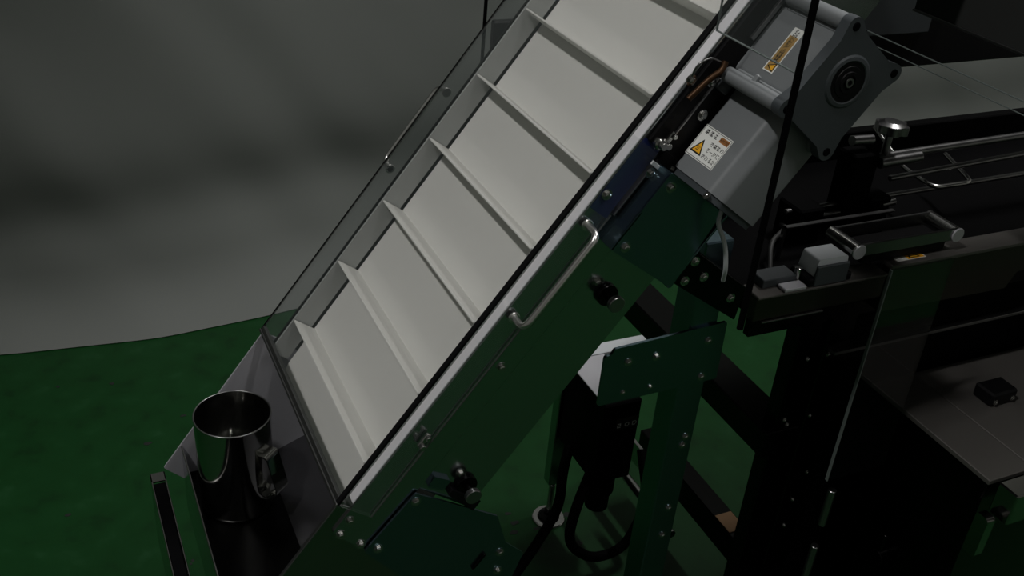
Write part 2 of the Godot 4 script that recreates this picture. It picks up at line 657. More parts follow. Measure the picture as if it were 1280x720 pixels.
	# bronze pipe with a bent clamp beside the chain guard
	st = mb()
	tube(st, soft([Vector3(0.602, 0.024, 0.082), Vector3(0.632, 0.020, 0.084), Vector3(0.646, 0.014, 0.084), Vector3(0.655, 0.016, 0.082)], 0.01, 5), 0.0034, 12)
	obj("pipe", st, M.bronze, t)
	st = mb()
	tube(st, soft([Vector3(0.622, 0.036, 0.078), Vector3(0.634, 0.044, 0.083), Vector3(0.648, 0.036, 0.083), Vector3(0.652, 0.016, 0.080)], 0.012, 6), 0.0012, 8)
	obj("clamp_wire", st, M.satin, t)
	for p in [Vector3(0.619, 0.030, 0.0735), Vector3(0.632, 0.006, 0.0735)]:
		bolt(t, p)
	st = mb()
	cyl(st, Vector3(0.549, 0.014, 0.0735), Vector3(0.549, 0.014, 0.083), 0.0075, 6, 0.0015)
	cyl(st, Vector3(0.549, 0.014, 0.083), Vector3(0.549, 0.014, 0.089), 0.0045, 14)
	obj("clamp_knob", st, M.bright, t)
	st = mb()
	box(st, Vector3(0.5265, -0.0075, 0.0770), Vector3(0.5315, 0.0065, 0.0795), 0.0006)
	obj("white_tab", st, M.white, t)
	# angled gusset at the foot of the side plate
	st = mb()
	prism(st, rounded([Vector2(-0.0281, -0.0234), Vector2(0.0665, -0.0299), Vector2(0.0762, -0.1589), Vector2(0.0454, -0.2007), Vector2(0.040, -0.2385), Vector2(0.002, -0.2512), Vector2(-0.07, -0.2)], 0.003), 0.0715, 0.0745)
	prism(st, rounded([Vector2(0.078, -0.04), Vector2(0.094, -0.038), Vector2(0.097, -0.062), Vector2(0.082, -0.062)], 0.002), 0.0665, 0.0725)
	obj("gusset_plate", st, M.teal, t)
	st = mb()
	prism(st, rounded([Vector2(0.072, -0.118), Vector2(0.088, -0.118), Vector2(0.088, -0.07), Vector2(0.08, -0.07)], 0.001), 0.0665, 0.076)
	obj("spacer_block", st, M.black, t)
	for p in [Vector2(0.057, -0.037), Vector2(-0.018, -0.037), Vector2(0.030, -0.203), Vector2(0.004, -0.222)]:
		bolt(t, Vector3(p.x, p.y, 0.0745))
	st = mb()
	box(st, Vector3(-0.004, -0.184, 0.0745), Vector3(0.022, -0.180, 0.078), 0.0005)
	obj("slot_lip", st, M.dark_steel, t)
	# motor bracket: folded plate
	st = mb()
	prism(st, rounded([Vector2(0.4304, -0.0056), Vector2(0.4322, -0.1129), Vector2(0.533, -0.101), Vector2(0.533, -0.0056)], 0.002), 0.0975, 0.1005)
	box(st, Vector3(0.4304, -0.0085, 0.0692), Vector3(0.5335, -0.0056, 0.1005), 0.0006)
	box(st, Vector3(0.4304, -0.112, 0.0665), Vector3(0.545, -0.109, 0.1), 0.0006)
	obj("motor_bracket", st, M.teal, t)
	bolt(t, Vector3(0.4414, -0.0199, 0.1005))
	bolt(t, Vector3(0.5207, -0.0171, 0.1005))
	# dark arm that ties the conveyor to the post
	st = mb()
	prism(st, rounded([Vector2(0.425, -0.118), Vector2(0.5, -0.118), Vector2(0.482, -0.150), Vector2(0.478, -0.258), Vector2(0.439, -0.279), Vector2(0.434, -0.150)], 0.003), 0.056, 0.060)
	box(st, Vector3(0.4765, -0.258, 0.025), Vector3(0.4805, -0.155, 0.0615), 0.0005)
	obj("support_arm", st, M.dark_steel, t)
	for p in [Vector3(0.470, -0.158, 0.060), Vector3(0.461, -0.186, 0.060), Vector3(0.459, -0.247, 0.060), Vector3(0.444, -0.165, 0.060)]:
		bolt(t, p)

func cover() -> void:
	var t := thing("belt_cover", "clear acrylic cover over the white cleated belt, with a chrome pull handle on each side", "cover", Vector3(0.0175, 0.05, -0.117), true)
	var s0 := 0.0175
	var s1 := 0.98
	var st := mb()
	box(st, Vector3(s0, 0.0475, -0.2995), Vector3(s1, 0.0505, 0.0705), 0.0)
	obj("top_pane", st, M.clear, t)
	st = mb()
	box(st, Vector3(s0, 0.0007, 0.0706), Vector3(0.54, 0.0474, 0.0724), 0.0)
	obj("side_pane", st, M.clear, t)
	st = mb()
	box(st, Vector3(s0, 0.0, -0.302), Vector3(s1, 0.0474, -0.2998), 0.0)
	obj("side_pane", st, M.clear, t)
	st = mb()
	box(st, Vector3(s0, 0.0468, 0.0655), Vector3(s1, 0.0512, 0.0725), 0.0008)
	obj("edge_trim", st, M.black, t)
	st = mb()
	box(st, Vector3(s0, 0.0480, -0.3025), Vector3(s1, 0.0510, -0.3000), 0.0008)
	obj("edge_trim", st, M.dark_steel, t)
	st = mb()
	box(st, Vector3(s0, -0.0012, 0.0706), Vector3(0.458, 0.0006, 0.0732), 0.0004)
	obj("edge_lip", st, M.satin, t)
	st = mb()
	box(st, Vector3(0.0155, 0.044, -0.3025), Vector3(0.0195, 0.052, 0.0725), 0.0008)
	box(st, Vector3(0.0205, 0.044, -0.3025), Vector3(0.0255, 0.051, 0.0725), 0.0008)
	obj("end_bar", st, M.satin, t)
	for e in [[0.0724, 1.0, 0.019], [-0.302, -1.0, 0.036]]:
		var z: float = e[0]
		var d: float = e[1]
		var nn: float = e[2]
		st = mb()
		tube(st, soft([Vector3(0.3071, nn, z), Vector3(0.3071, nn, z + d * 0.027), Vector3(0.4353, nn, z + d * 0.027), Vector3(0.4353, nn, z)], 0.013, 7), 0.0042, 14)
		for s in [0.3071, 0.4353]:
			cyl(st, Vector3(s, nn, z), Vector3(s, nn, z + d * 0.003), 0.0068, 16)
		obj("handle", st, M.handle, t)

func hopper() -> void:
	var t := thing("infeed_hopper", "open polished steel hopper at the low end of the cleated belt, holding the metal cup", "hopper", Vector3(0.17, 0.56, -1.04))
	var st := mb()
	var side := [Vector2(0.0150, 0.0455), Vector2(0.03, -0.12), Vector2(-0.06, -0.2), Vector2(-0.26, -0.1), Vector2(-0.2376, 0.0445)]
	prism(st, rounded(side, 0.002), -0.302, -0.2995, FR)
	obj("side_panel", st, M.matte_steel, t)
	st = mb()
	prism(st, rounded(side, 0.002), 0.0635, 0.066, FR)
	obj("side_panel", st, M.steel, t)
	st = mb()
	box(st, Vector3(0.0150, 0.0440, 0.0625), Vector3(-0.2376, 0.0462, 0.0672), 0.0004, FR)
	obj("rim", st, M.satin, t)
	# bottom: flat in front, rising under the belt nose
	var zz := [-1.2185, -0.8555]
	st = mb()
	prism(st, PackedVector2Array([Vector2(0.240, 0.5575), Vector2(0.345, 0.600), Vector2(0.345, 0.597), Vector2(0.2405, 0.5545)]), zz[0], zz[1])
	obj("rising_sheet", st, M.slope, t)
	st = mb()
	box(st, Vector3(0.122, 0.5545, zz[0]), Vector3(0.2403, 0.5575, zz[1]), 0.0004)
	obj("bottom_sheet", st, M.dark_steel, t)
	st = mb()
	box(st, Vector3(0.1205, 0.49, zz[0]), Vector3(0.1225, 0.607, zz[1]), 0.0004)
	obj("front_sheet", st, M.plate, t)
	st = mb()
	cyl(st, Vector3(0.1215, 0.6075, zz[0]), Vector3(0.1215, 0.6075, zz[1]), 0.0013, 10)
	obj("rim", st, M.bright, t)
	# channel lip along the front
	st = mb()
	box(st, Vector3(0.0735, 0.566, -1.2185), Vector3(0.094, 0.569, -1.2), 0.0004)
	box(st, Vector3(0.0735, 0.44, -1.2185), Vector3(0.0755, 0.569, zz[1]), 0.0004)
	box(st, Vector3(0.092, 0.45, -1.2185), Vector3(0.094, 0.569, zz[1]), 0.0004)
	obj("front_channel", st, M.steel, t)
	st = mb()
	box(st, Vector3(0.0757, 0.44, -1.199), Vector3(0.0918, 0.5655, zz[1]), 0.0004)  # black block fills the slot in place of the shade inside it
	obj("slot_shade", st, M.rubber, t)

func cup() -> void:
	var c := Vector3(0.1825, 0.5577, -1.14)
	var t := thing("metal_cup", "shiny stainless steel cup with a bent strap handle standing in the hopper", "cup", c)
	var R := 0.0512
	var H := 0.1515
	var st := mb()
	lathe(st, [Vector2(0, 0), Vector2(R - 0.004, 0), Vector2(R - 0.001, 0.0015), Vector2(R, 0.005), Vector2(R, H - 0.001), Vector2(R + 0.0006, H), Vector2(R - 0.0014, H), Vector2(R - 0.0016, H - 0.001), Vector2(R - 0.0016, 0.006), Vector2(R - 0.005, 0.0025), Vector2(0, 0.0025)], Transform3D(Basis.IDENTITY, c), 72)
	obj("bowl", st, M.cup, t)
	st = mb()
	var ringp := []
	for q in 61:
		ringp.append(c + Vector3(cos(TAU * q / 60.0) * (R - 0.0004), H, sin(TAU * q / 60.0) * (R - 0.0004)))
	tube(st, PackedVector3Array(ringp), 0.0009, 8)
	obj("rim", st, M.satin, t)
	# strap handle, bent from a wide strip
	var d := Vector3(0.64, 0, 0.77).normalized()
	var side := Vector3(-d.z, 0, d.x)
	var path := soft([d * (R - 0.001) + Vector3(0, 0.108, 0), d * (R + 0.012) + Vector3(0, 0.110, 0), d * (R + 0.028) + Vector3(0, 0.052, 0), d * (R + 0.012) + Vector3(0, 0.038, 0), d * (R - 0.001) + Vector3(0, 0.040, 0)], 0.007, 5)
	st = mb()
	var poly := PackedVector2Array()
	var inner := PackedVector2Array()
	for i in path.size():
		var q := Vector2(path[i].dot(d), path[i].y)
		var a := path[maxi(i - 1, 0)]
		var b := path[mini(i + 1, path.size() - 1)]
		var e := Vector2((b - a).dot(d), b.y - a.y).normalized()
		poly.append(q + Vector2(-e.y, e.x) * 0.0008)
		inner.append(q - Vector2(-e.y, e.x) * 0.0008)
	inner.reverse()
	poly.append_array(inner)
	prism(st, poly, -0.0125, 0.0125, Transform3D(Basis(d, Vector3.UP, d.cross(Vector3.UP)), c), true)
	obj("handle", st, M.mirror, t)

func gear_motor() -> void:
	var t := thing("gear_motor", "grey right-angle gear motor bolted beside the top of the cleated conveyor, with warning stickers", "motor", Vector3(0.65, -0.09, 0.075), true)
	# gearbox: body with four corner bosses, seen end on in the xy plane
	var st := mb()
	var body := rounded([Vector2(0.656, -0.078), Vector2(0.738, -0.078), Vector2(0.738, -0.006), Vector2(0.656, -0.006)], 0.008)
	prism(st, body, 0.0737, 0.168, Transform3D.IDENTITY, true)
	obj("gearbox", st, M.gear, t)
	var lugs := [Vector2(0.6475, 0.0005), Vector2(0.7465, -0.002), Vector2(0.7445, -0.084), Vector2(0.6445, -0.0815)]
	st = mb()
	var outline := PackedVector2Array()
	var cc := Vector2(0.696, -0.042)
	for i in 4:
		var p: Vector2 = lugs[i]
		var od := (p - cc).angle()
		for k in 9:
			outline.append(p + Vector2.from_angle(od + 1.15 - 2.3 * k / 8.0) * 0.0095)
		var q: Vector2 = lugs[(i + 1) % 4]
		var mid := (p + q) * 0.5
		var inward := (mid - cc).normalized() * 0.0035
		outline.append(p.lerp(q, 0.2) + inward)
		outline.append(p.lerp(q, 0.8) + inward)
	prism(st, outline, 0.166, 0.179, Transform3D.IDENTITY, true)
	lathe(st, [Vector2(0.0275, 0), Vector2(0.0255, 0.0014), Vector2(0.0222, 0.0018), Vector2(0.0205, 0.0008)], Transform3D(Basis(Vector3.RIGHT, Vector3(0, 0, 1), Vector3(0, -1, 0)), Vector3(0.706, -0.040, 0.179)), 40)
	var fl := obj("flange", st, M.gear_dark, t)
	for p in lugs:
		st = mb()
		cyl(st, Vector3(p.x, p.y, 0.078), Vector3(p.x, p.y, 0.168), 0.0085, 20, 0.002)
		obj("boss", st, M.gear, t)
		st = mb()
		cyl(st, Vector3(p.x, p.y, 0.1785), Vector3(p.x, p.y, 0.1798), 0.0045, 16)
		obj("bolt_hole", st, M.rubber, fl)
	# webs between bosses and body
	for e in [[Vector3(0.646, -0.012, 0.08), Vector3(0.66, -0.004, 0.166)], [Vector3(0.734, -0.014, 0.08), Vector3(0.747, -0.006, 0.166)], [Vector3(0.646, -0.080, 0.08), Vector3(0.66, -0.070, 0.166)], [Vector3(0.645, 0.000, 0.118), Vector3(0.662, 0.0065, 0.124)]]:
		st = mb()
		box(st, e[0], e[1], 0.0015)
		obj("rib", st, M.gear, t)
	st = mb()
	var hub := Transform3D(Basis(Vector3.RIGHT, Vector3(0, 0, 1), Vector3(0, -1, 0)), Vector3(0.706, -0.040, 0.179))
	lathe(st, [Vector2(0.0208, 0.0012), Vector2(0.0202, 0.001), Vector2(0.0165, 0.001), Vector2(0.016, 0.0020), Vector2(0.0112, 0.0020), Vector2(0.0108, 0.0033), Vector2(0.0075, 0.0033), Vector2(0.007, 0.0015), Vector2(0, 0.0015)], hub, 36)
	var hb := obj("hub", st, M.black, t)
	hb.set_meta("label", "black round hub")
	st = mb()
	lathe(st, [Vector2(0.0052, 0.0015), Vector2(0.0048, 0.0040), Vector2(0.0030, 0.0040), Vector2(0.0028, 0.0015)], hub, 18)
	obj("shaft_end", st, M.satin, hb)
	# motor running down beside the belt
	st = mb()
	var mp := rounded([Vector2(-0.092, 0.079), Vector2(-0.020, 0.079), Vector2(-0.020, 0.146), Vector2(-0.034, 0.158), Vector2(-0.092, 0.158)], 0.004)
	var mt := Transform3D(Basis(Vector3(0, 1, 0), Vector3(0, 0, 1), Vector3(1, 0, 0)), Vector3.ZERO)
	prism(st, mp, 0.541, 0.648, mt, true)
	obj("motor_housing", st, M.gear, t)
	st = mb()
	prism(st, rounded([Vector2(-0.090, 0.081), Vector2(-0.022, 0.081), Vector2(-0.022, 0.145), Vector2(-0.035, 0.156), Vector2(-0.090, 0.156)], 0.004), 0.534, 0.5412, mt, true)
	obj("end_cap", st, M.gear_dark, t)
	for p in [Vector3(0.5365, -0.019, 0.081), Vector3(0.5365, -0.020, 0.147)]:
		put("screw", small_bolt, M.bright, t, Transform3D(Basis(Vector3(1, 0, 0), -PI / 2), p))
	st = mb()
	cyl(st, Vector3(0.63, -0.008, 0.076), Vector3(0.648, -0.008, 0.076), 0.008)
	obj("cable_entry", st, M.gear_dark, t)
	st = mb()
	tube(st, soft([Vector3(0.535, -0.080, 0.118), Vector3(0.522, -0.084, 0.120), Vector3(0.508, -0.108, 0.128), Vector3(0.488, -0.128, 0.132), Vector3(0.475, -0.150, 0.120)], 0.012, 6), 0.0026, 10)
	obj("motor_cable", st, M.white, t)
	# stickers
	var img := Image.create(512, 384, false, Image.FORMAT_RGBA8)
	var wht := Color(0.86, 0.87, 0.85)
	var blk := Color(0.08, 0.08, 0.08)
	img.fill(wht)
	img.fill_rect(Rect2i(10, 10, 492, 364), blk)
	img.fill_rect(Rect2i(16, 16, 480, 352), wht)
	var k := 0
	for g in [G_KOU, G_ON, G_CHU, G_I]:
		if k < 3:
			glyph(img, g, 60 + k * 80, 34, 8, blk)
		k += 1
	img.fill_rect(Rect2i(322, 30, 160, 62), Color(0.60, 0.40, 0.22))
	for j in 5:
		glyph(img, [G_A, G_SA, G_WA, G_RU, G_NA][j], 330 + j * 30, 46, 4, blk)
	triangle_sign(img, 40, 150, 180, Color(0.90, 0.66, 0.16), blk)
	glyph(img, [".#..#..", "#..#..#", ".#..#..", "..#..#.", ".#..#..", ".......", "#######"], 100, 235, 8, blk)
	var lines := [[G_SA, G_KOU, G_CHU, G_WA], [G_MO, G_BAR, G_TA, G_NI], [G_SA, G_WA, G_RU, G_NA]]
	for j in 3:
		for i in 4:
			glyph(img, lines[j][i], 250 + i * 62, 130 + j * 78, 7, blk)
	var up := Basis(Vector3(0, 0, 1), Vector3(1, 0, 0), Vector3(0, 1, 0))
	put("warning_label", label_mesh(0.0488, 0.0372), printed(img), t, Transform3D(up, Vector3(0.5776, -0.0199, 0.1045)))
	img = Image.create(512, 128, false, Image.FORMAT_RGBA8)
	img.fill(wht)
	img.fill_rect(Rect2i(12, 12, 488, 104), Color(0.62, 0.50, 0.28))
	img.fill_rect(Rect2i(420, 12, 80, 104), wht)
	triangle_sign(img, 14, 20, 90, Color(0.90, 0.66, 0.16), blk)
	k = 0
	for g in [G_KOU, G_ON, G_CHU, G_I, G_SA, G_WA, G_RU, G_NA]:
		glyph(img, g, 104 + k * 49, 36, 7, Color(0.07, 0.04, 0.01))
		k += 1
	# reads along the slope of the machine
	put("warning_label", label_mesh(0.0515, 0.0158), printed(img), t, Transform3D(Basis(Vector3(1, 0, 0), Vector3(0, 0, -1), Vector3(0, 1, 0)), Vector3(0.6965, -0.0057, 0.1165)))

func stand() -> void:
	var t := thing("support_post", "dark steel support post with a bolted crossbar under the conveyor", "stand", Vector3(0.766, 0, -0.925))
	var st := mb()
	box(st, Vector3(0.743, 0.012, -0.965), Vector3(0.787, 1.0, -0.922), 0.002)
	obj("post", st, M.teal, t)
	st = mb()
	box(st, Vector3(0.70, 0, -1.0), Vector3(0.83, 0.012, -0.89), 0.002)
	obj("base_plate", st, M.dark_steel, t)
	st = mb()
	prism(st, rounded([Vector2(0.6145, 0.778), Vector2(0.802, 0.781), Vector2(0.80, 0.875), Vector2(0.627, 0.866), Vector2(0.625, 0.858), Vector2(0.6145, 0.857)], 0.004), -0.922, -0.918)
	obj("crossbar", st, M.teal, t)
	for p in [Vector2(0.6516, 0.8414), Vector2(0.6943, 0.8411), Vector2(0.7744, 0.85), Vector2(0.7752, 0.7904)]:
		bolt(t, Vector3(p.x, p.y, -0.918))
	for p in [Vector2(0.6509, 0.7925), Vector2(0.693, 0.7919)]:
		bolt(t, Vector3(p.x, p.y, -0.918), true)
	for p in [Vector2(0.7733, 0.683), Vector2(0.771, 0.668), Vector2(0.7699, 0.5486), Vector2(0.7687, 0.4938)]:
		bolt(t, Vector3(p.x, p.y, -0.922))

func packing_machine() -> void:
	var t := thing("packing_machine", "dark packaging machine with guide rails on its bed and a long brushed steel front panel", "machine", Vector3(1.2, 0, -1.05))
	var st := mb()
	# bed
	box(st, Vector3(0.80, 0.905, -1.22), Vector3(1.9, 0.935, -0.866), 0.002)
	obj("bed", st, M.rubber, t)
	st = mb()
	box(st, Vector3(0.84, 0.935, -1.235), Vector3(1.9, 0.983, -1.215), 0.002)
	obj("back_guard", st, M.rubber, t)
	# front panel with a lighter folded top edge
	st = mb()
	box(st, Vector3(0.782, 0.918, -0.866), Vector3(0.992, 0.951, -0.852), 0.001)
	prism(st, rounded([Vector2(0.996, 0.893), Vector2(1.236, 0.889), Vector2(1.25, 0.915), Vector2(1.60, 0.915), Vector2(1.60, 0.962), Vector2(0.996, 0.962)], 0.003), -0.866, -0.852)
	obj("front_panel", st, M.panel, t)
	st = mb()
	box(st, Vector3(0.782, 0.951, -0.885), Vector3(0.992, 0.955, -0.850), 0.001)
	box(st, Vector3(0.996, 0.960, -0.885), Vector3(1.60, 0.966, -0.850), 0.001)
	obj("panel_edge", st, M.brushed, t)
	st = mb()
	box(st, Vector3(0.795, 0.882, -0.88), Vector3(1.85, 0.912, -0.868), 0.001)
	obj("apron", st, M.dark_steel, t)
	st = mb()
	box(st, Vector3(0.94, 0.833, -0.8665), Vector3(1.85, 0.838, -0.852), 0.0006)
	obj("panel_lip", st, M.satin, t)
	st = mb()
	box(st, Vector3(0.795, 0.9155, -0.852), Vector3(0.893, 0.918, -0.848), 0.0006)
	obj("panel_lip", st, M.satin, t)
	st = mb()
	box(st, Vector3(0.99, 0.05, -0.892), Vector3(1.9, 0.905, -0.884), 0.002)
	obj("housing", st, M.rubber, t)
	# guide rods
	for e in [[Vector3(1.07, 1.048, -1.0), Vector3(1.9, 1.062, -1.0), 0.006], [Vector3(1.11, 1.011, -1.0), Vector3(1.9, 1.040, -1.0), 0.0045], [Vector3(0.93, 0.981, -1.0), Vector3(1.9, 0.990, -1.0), 0.004]]:
		st = mb()
		cyl(st, e[0], e[1], e[2], 14)
		obj("guide_rod", st, M.satin, t)
	st = mb()
	cyl(st, Vector3(1.018, 1.079, -1.0), Vector3(1.055, 1.0776, -1.0), 0.0075, 14)
	cyl(st, Vector3(1.065, 1.047, -0.985), Vector3(1.14, 1.049, -0.985), 0.0085, 14)
	obj("rod_sleeve", st, M.satin, t)
	for e in [[Vector3(1.018, 0.935, -1.02), Vector3(1.065, 1.062, -0.985)], [Vector3(0.94, 0.935, -1.03), Vector3(0.985, 0.99, -0.98)], [Vector3(1.06, 0.935, -1.01), Vector3(1.10, 0.995, -0.975)], [Vector3(0.83, 0.935, -1.18), Vector3(0.93, 0.985, -1.08)]]:
		st = mb()
		box(st, e[0], e[1], 0.003)
		obj("rod_block", st, M.rubber, t)
	for e in [[Vector3(0.985, 0.972, -0.99), Vector3(1.02, 0.974, -0.99), 0.004], [Vector3(1.085, 0.982, -0.98), Vector3(1.11, 0.984, -0.98), 0.006]]:
		st = mb()
		cyl(st, e[0], e[1], e[2], 12)
		obj("pivot_pin", st, M.satin, t)
	# star knob
	st = mb()
	cyl(st, Vector3(1.0857, 1.05, -1.0), Vector3(1.0857, 1.088, -1.0), 0.0055, 14)
	var star := PackedVector2Array()
	for i in 48:
		star.append(Vector2.from_angle(TAU * i / 48.0) * (0.0215 + 0.0025 * cos(TAU * i / 8.0)))
	prism(st, star, 1.086, 1.098, Transform3D(Basis(Vector3.RIGHT, Vector3(0, 0, -1), Vector3(0, 1, 0)), Vector3(1.0857, 0, -1.0)), true)
	lathe(st, [Vector2(0.019, 1.098), Vector2(0.012, 1.1015), Vector2(0, 1.102)], Transform3D(Basis.IDENTITY, Vector3(1.0857, 0, -1.0)), 30)
	obj("star_knob", st, M.satin, t)
	# bent wire loop
	st = mb()
	tube(st, soft([Vector3(1.19, 1.03, -1.13), Vector3(1.181, 1.0, -1.043), Vector3(1.1756, 1.0, -0.975), Vector3(1.2496, 1.0, -0.973), Vector3(1.28, 1.005, -1.06)], 0.016, 5), 0.0035, 12)
	obj("wire_loop", st, M.bright, t)
	# film guide frame behind the rollers
	st = mb()
	box(st, Vector3(0.895, 0.981, -0.962), Vector3(1.09, 0.984, -0.955), 0.0006)
	box(st, Vector3(0.895, 0.935, -0.962), Vector3(0.899, 0.984, -0.955), 0.0006)
	obj("film_frame", st, M.satin, t)
	st = mb()
	box(st, Vector3(0.80, 0.955, -0.895), Vector3(0.852, 0.967, -0.868), 0.001)
	box(st, Vector3(0.80, 0.936, -0.895), Vector3(0.87, 0.955, -0.868), 0.001)
	obj("terminal_block", st, M.gear_dark, t)
	st = mb()
	box(st, Vector3(0.822, 0.9552, -0.867), Vector3(0.856, 0.960, -0.850), 0.001)
	obj("name_plate", st, M.alu, t)
	st = mb()
	tube(st, soft([Vector3(0.858, 0.940, -0.925), Vector3(0.875, 0.965, -0.955), Vector3(0.925, 0.965, -0.985), Vector3(0.945, 0.950, -1.02)], 0.02, 6), 0.0035, 10)
	obj("air_hose", st, M.charcoal, t)
	# columns and cross beams of the frame
	st = mb()
	box(st, Vector3(0.94, 0.02, -0.905), Vector3(0.985, 0.905, -0.872), 0.002)
	obj("column", st, M.dark_steel, t)
	st = mb()
	box(st, Vector3(0.893, 0.02, -0.905), Vector3(0.932, 0.905, -0.878), 0.002)
	obj("column", st, M.dark_steel, t)
	st = mb()
	box(st, Vector3(0.873, 0.655, -1.40), Vector3(0.934, 0.70, -0.87), 0.002)
	obj("cross_beam", st, M.dark_steel, t)
	st = mb()
	box(st, Vector3(1.098, 0.14, -1.46), Vector3(1.142, 0.20, -0.92), 0.002)
	var fb := obj("floor_beam", st, M.dark_steel, t)
	st = mb()
	box(st, Vector3(1.063, 0.15, -1.46), Vector3(1.071, 0.20, -1.32), 0.001)
	cyl(st, Vector3(0.990, 0.2, -1.46), Vector3(0.990, 0.2, -1.16), 0.009, 14)
	obj("floor_rod", st, M.bright, t)
	st = mb()
	box(st, Vector3(1.10, 0.2002, -1.175), Vector3(1.138, 0.202, -1.125), 0.0006)
	obj("beam_sticker", st, M.tan, fb)
	for p in [Vector3(0.96, 0.4963, -0.872), Vector3(0.962, 0.5488, -0.872), Vector3(0.915, 0.701, -0.878), Vector3(0.908, 0.7115, -0.878), Vector3(0.948, 0.7133, -0.872), Vector3(0.9488, 0.8204, -0.872), Vector3(0.9199, 0.8146, -0.878), Vector3(0.975, 0.82, -0.872), Vector3(0.975, 0.60, -0.872)]:
		bolt(t, p, true)
	# door hinge barrels
	for e in [[0.632, 0.565], [0.523, 0.45]]:
		st = mb()
		cyl(st, Vector3(0.955, e[0], -0.80), Vector3(0.955, e[1], -0.80), 0.0062, 14)
		obj("hinge_barrel", st, M.satin, t)
	var img := Image.create(128, 64, false, Image.FORMAT_RGBA8)
	img.fill(Color(0.75, 0.75, 0.73))
	img.fill_rect(Rect2i(50, 4, 74, 56), Color(0.85, 0.6, 0.12))
	triangle_sign(img, 60, 8, 46, Color(0.9, 0.66, 0.15), Color(0.07, 0.07, 0.07))
	put("warning_label", label_mesh(0.050, 0.022), printed(img), t, Transform3D(Basis(Vector3.RIGHT, Vector3(0, 0, -1), Vector3(0, 1, 0)), Vector3(1.036, 0.9662, -0.868)))
	rollers()
	sensor()
	door()

func rollers() -> void:
	var t := thing("roller_frame", "small open frame with a steel roller at each end above the front panel edge", "roller frame", Vector3(0.99, 0.967, -0.905))
	var y := 0.990
	for x in [0.94, 1.112]:
		var st := mb()
		cyl(st, Vector3(x, y, -0.918), Vector3(x, y, -0.862), 0.0098, 24, 0.0012)
		var ro := obj("roller", st, M.bright, t)
		st = mb()
		cyl(st, Vector3(x, y, -0.8615), Vector3(x, y, -0.859), 0.0105, 24)
		obj("end_disc", st, M.alu, ro)
	for z in [-0.8635, -0.914]:
		var st := mb()
		box(st, Vector3(0.94, y - 0.008, z - 0.002), Vector3(1.112, y + 0.0095, z + 0.002), 0.0008)
		obj("side_bar", st, M.satin, t)
	var st := mb()
	box(st, Vector3(0.955, 0.967, -0.91), Vector3(1.1, 0.983, -0.866), 0.001)
	obj("carrier", st, M.black, t)

func sensor() -> void:
	var t := thing("sensor_box", "small white sensor box on the front panel edge beside the roller frame", "sensor", Vector3(0.90, 0.955, -0.868))
	var st := mb()
	prism(st, rounded([Vector2(0.868, 0.967), Vector2(0.922, 0.967), Vector2(0.918, 0.992), Vector2(0.872, 0.992)], 0.003), -0.888, -0.856, Transform3D.IDENTITY, true)
	obj("housing", st, M.white, t)
	st = mb()
	box(st, Vector3(0.860, 0.9555, -0.892), Vector3(0.930, 0.967, -0.852), 0.002)
	obj("foot", st, M.black, t)
	st = mb()
	box(st, Vector3(0.868, 0.956, -0.8555), Vector3(0.920, 0.984, -0.851), 0.001)
	obj("front_plate", st, M.gear_dark, t)
	for x in [0.856, 0.934]:
		st = mb()
		cyl(st, Vector3(x, 0.956, -0.872), Vector3(x, 0.975, -0.872), 0.005, 14)
		obj("screw", st, M.bright, t)

func door() -> void:
	var t := thing("safety_door", "clear acrylic safety door with a bright vertical edge below the front panel", "door panel", Vector3(0.99, 0.65, -0.79))
	var st := mb()
	box(st, Vector3(0.937, 0.655, -0.802), Vector3(1.04, 0.998, -0.798), 0.0)
	obj("pane", st, M.tint, t)
	st = mb()
	box(st, Vector3(0.9355, 0.655, -0.8025), Vector3(0.9375, 0.998, -0.7975), 0.0004)
	obj("pane_edge", st, M.clear_edge, t)

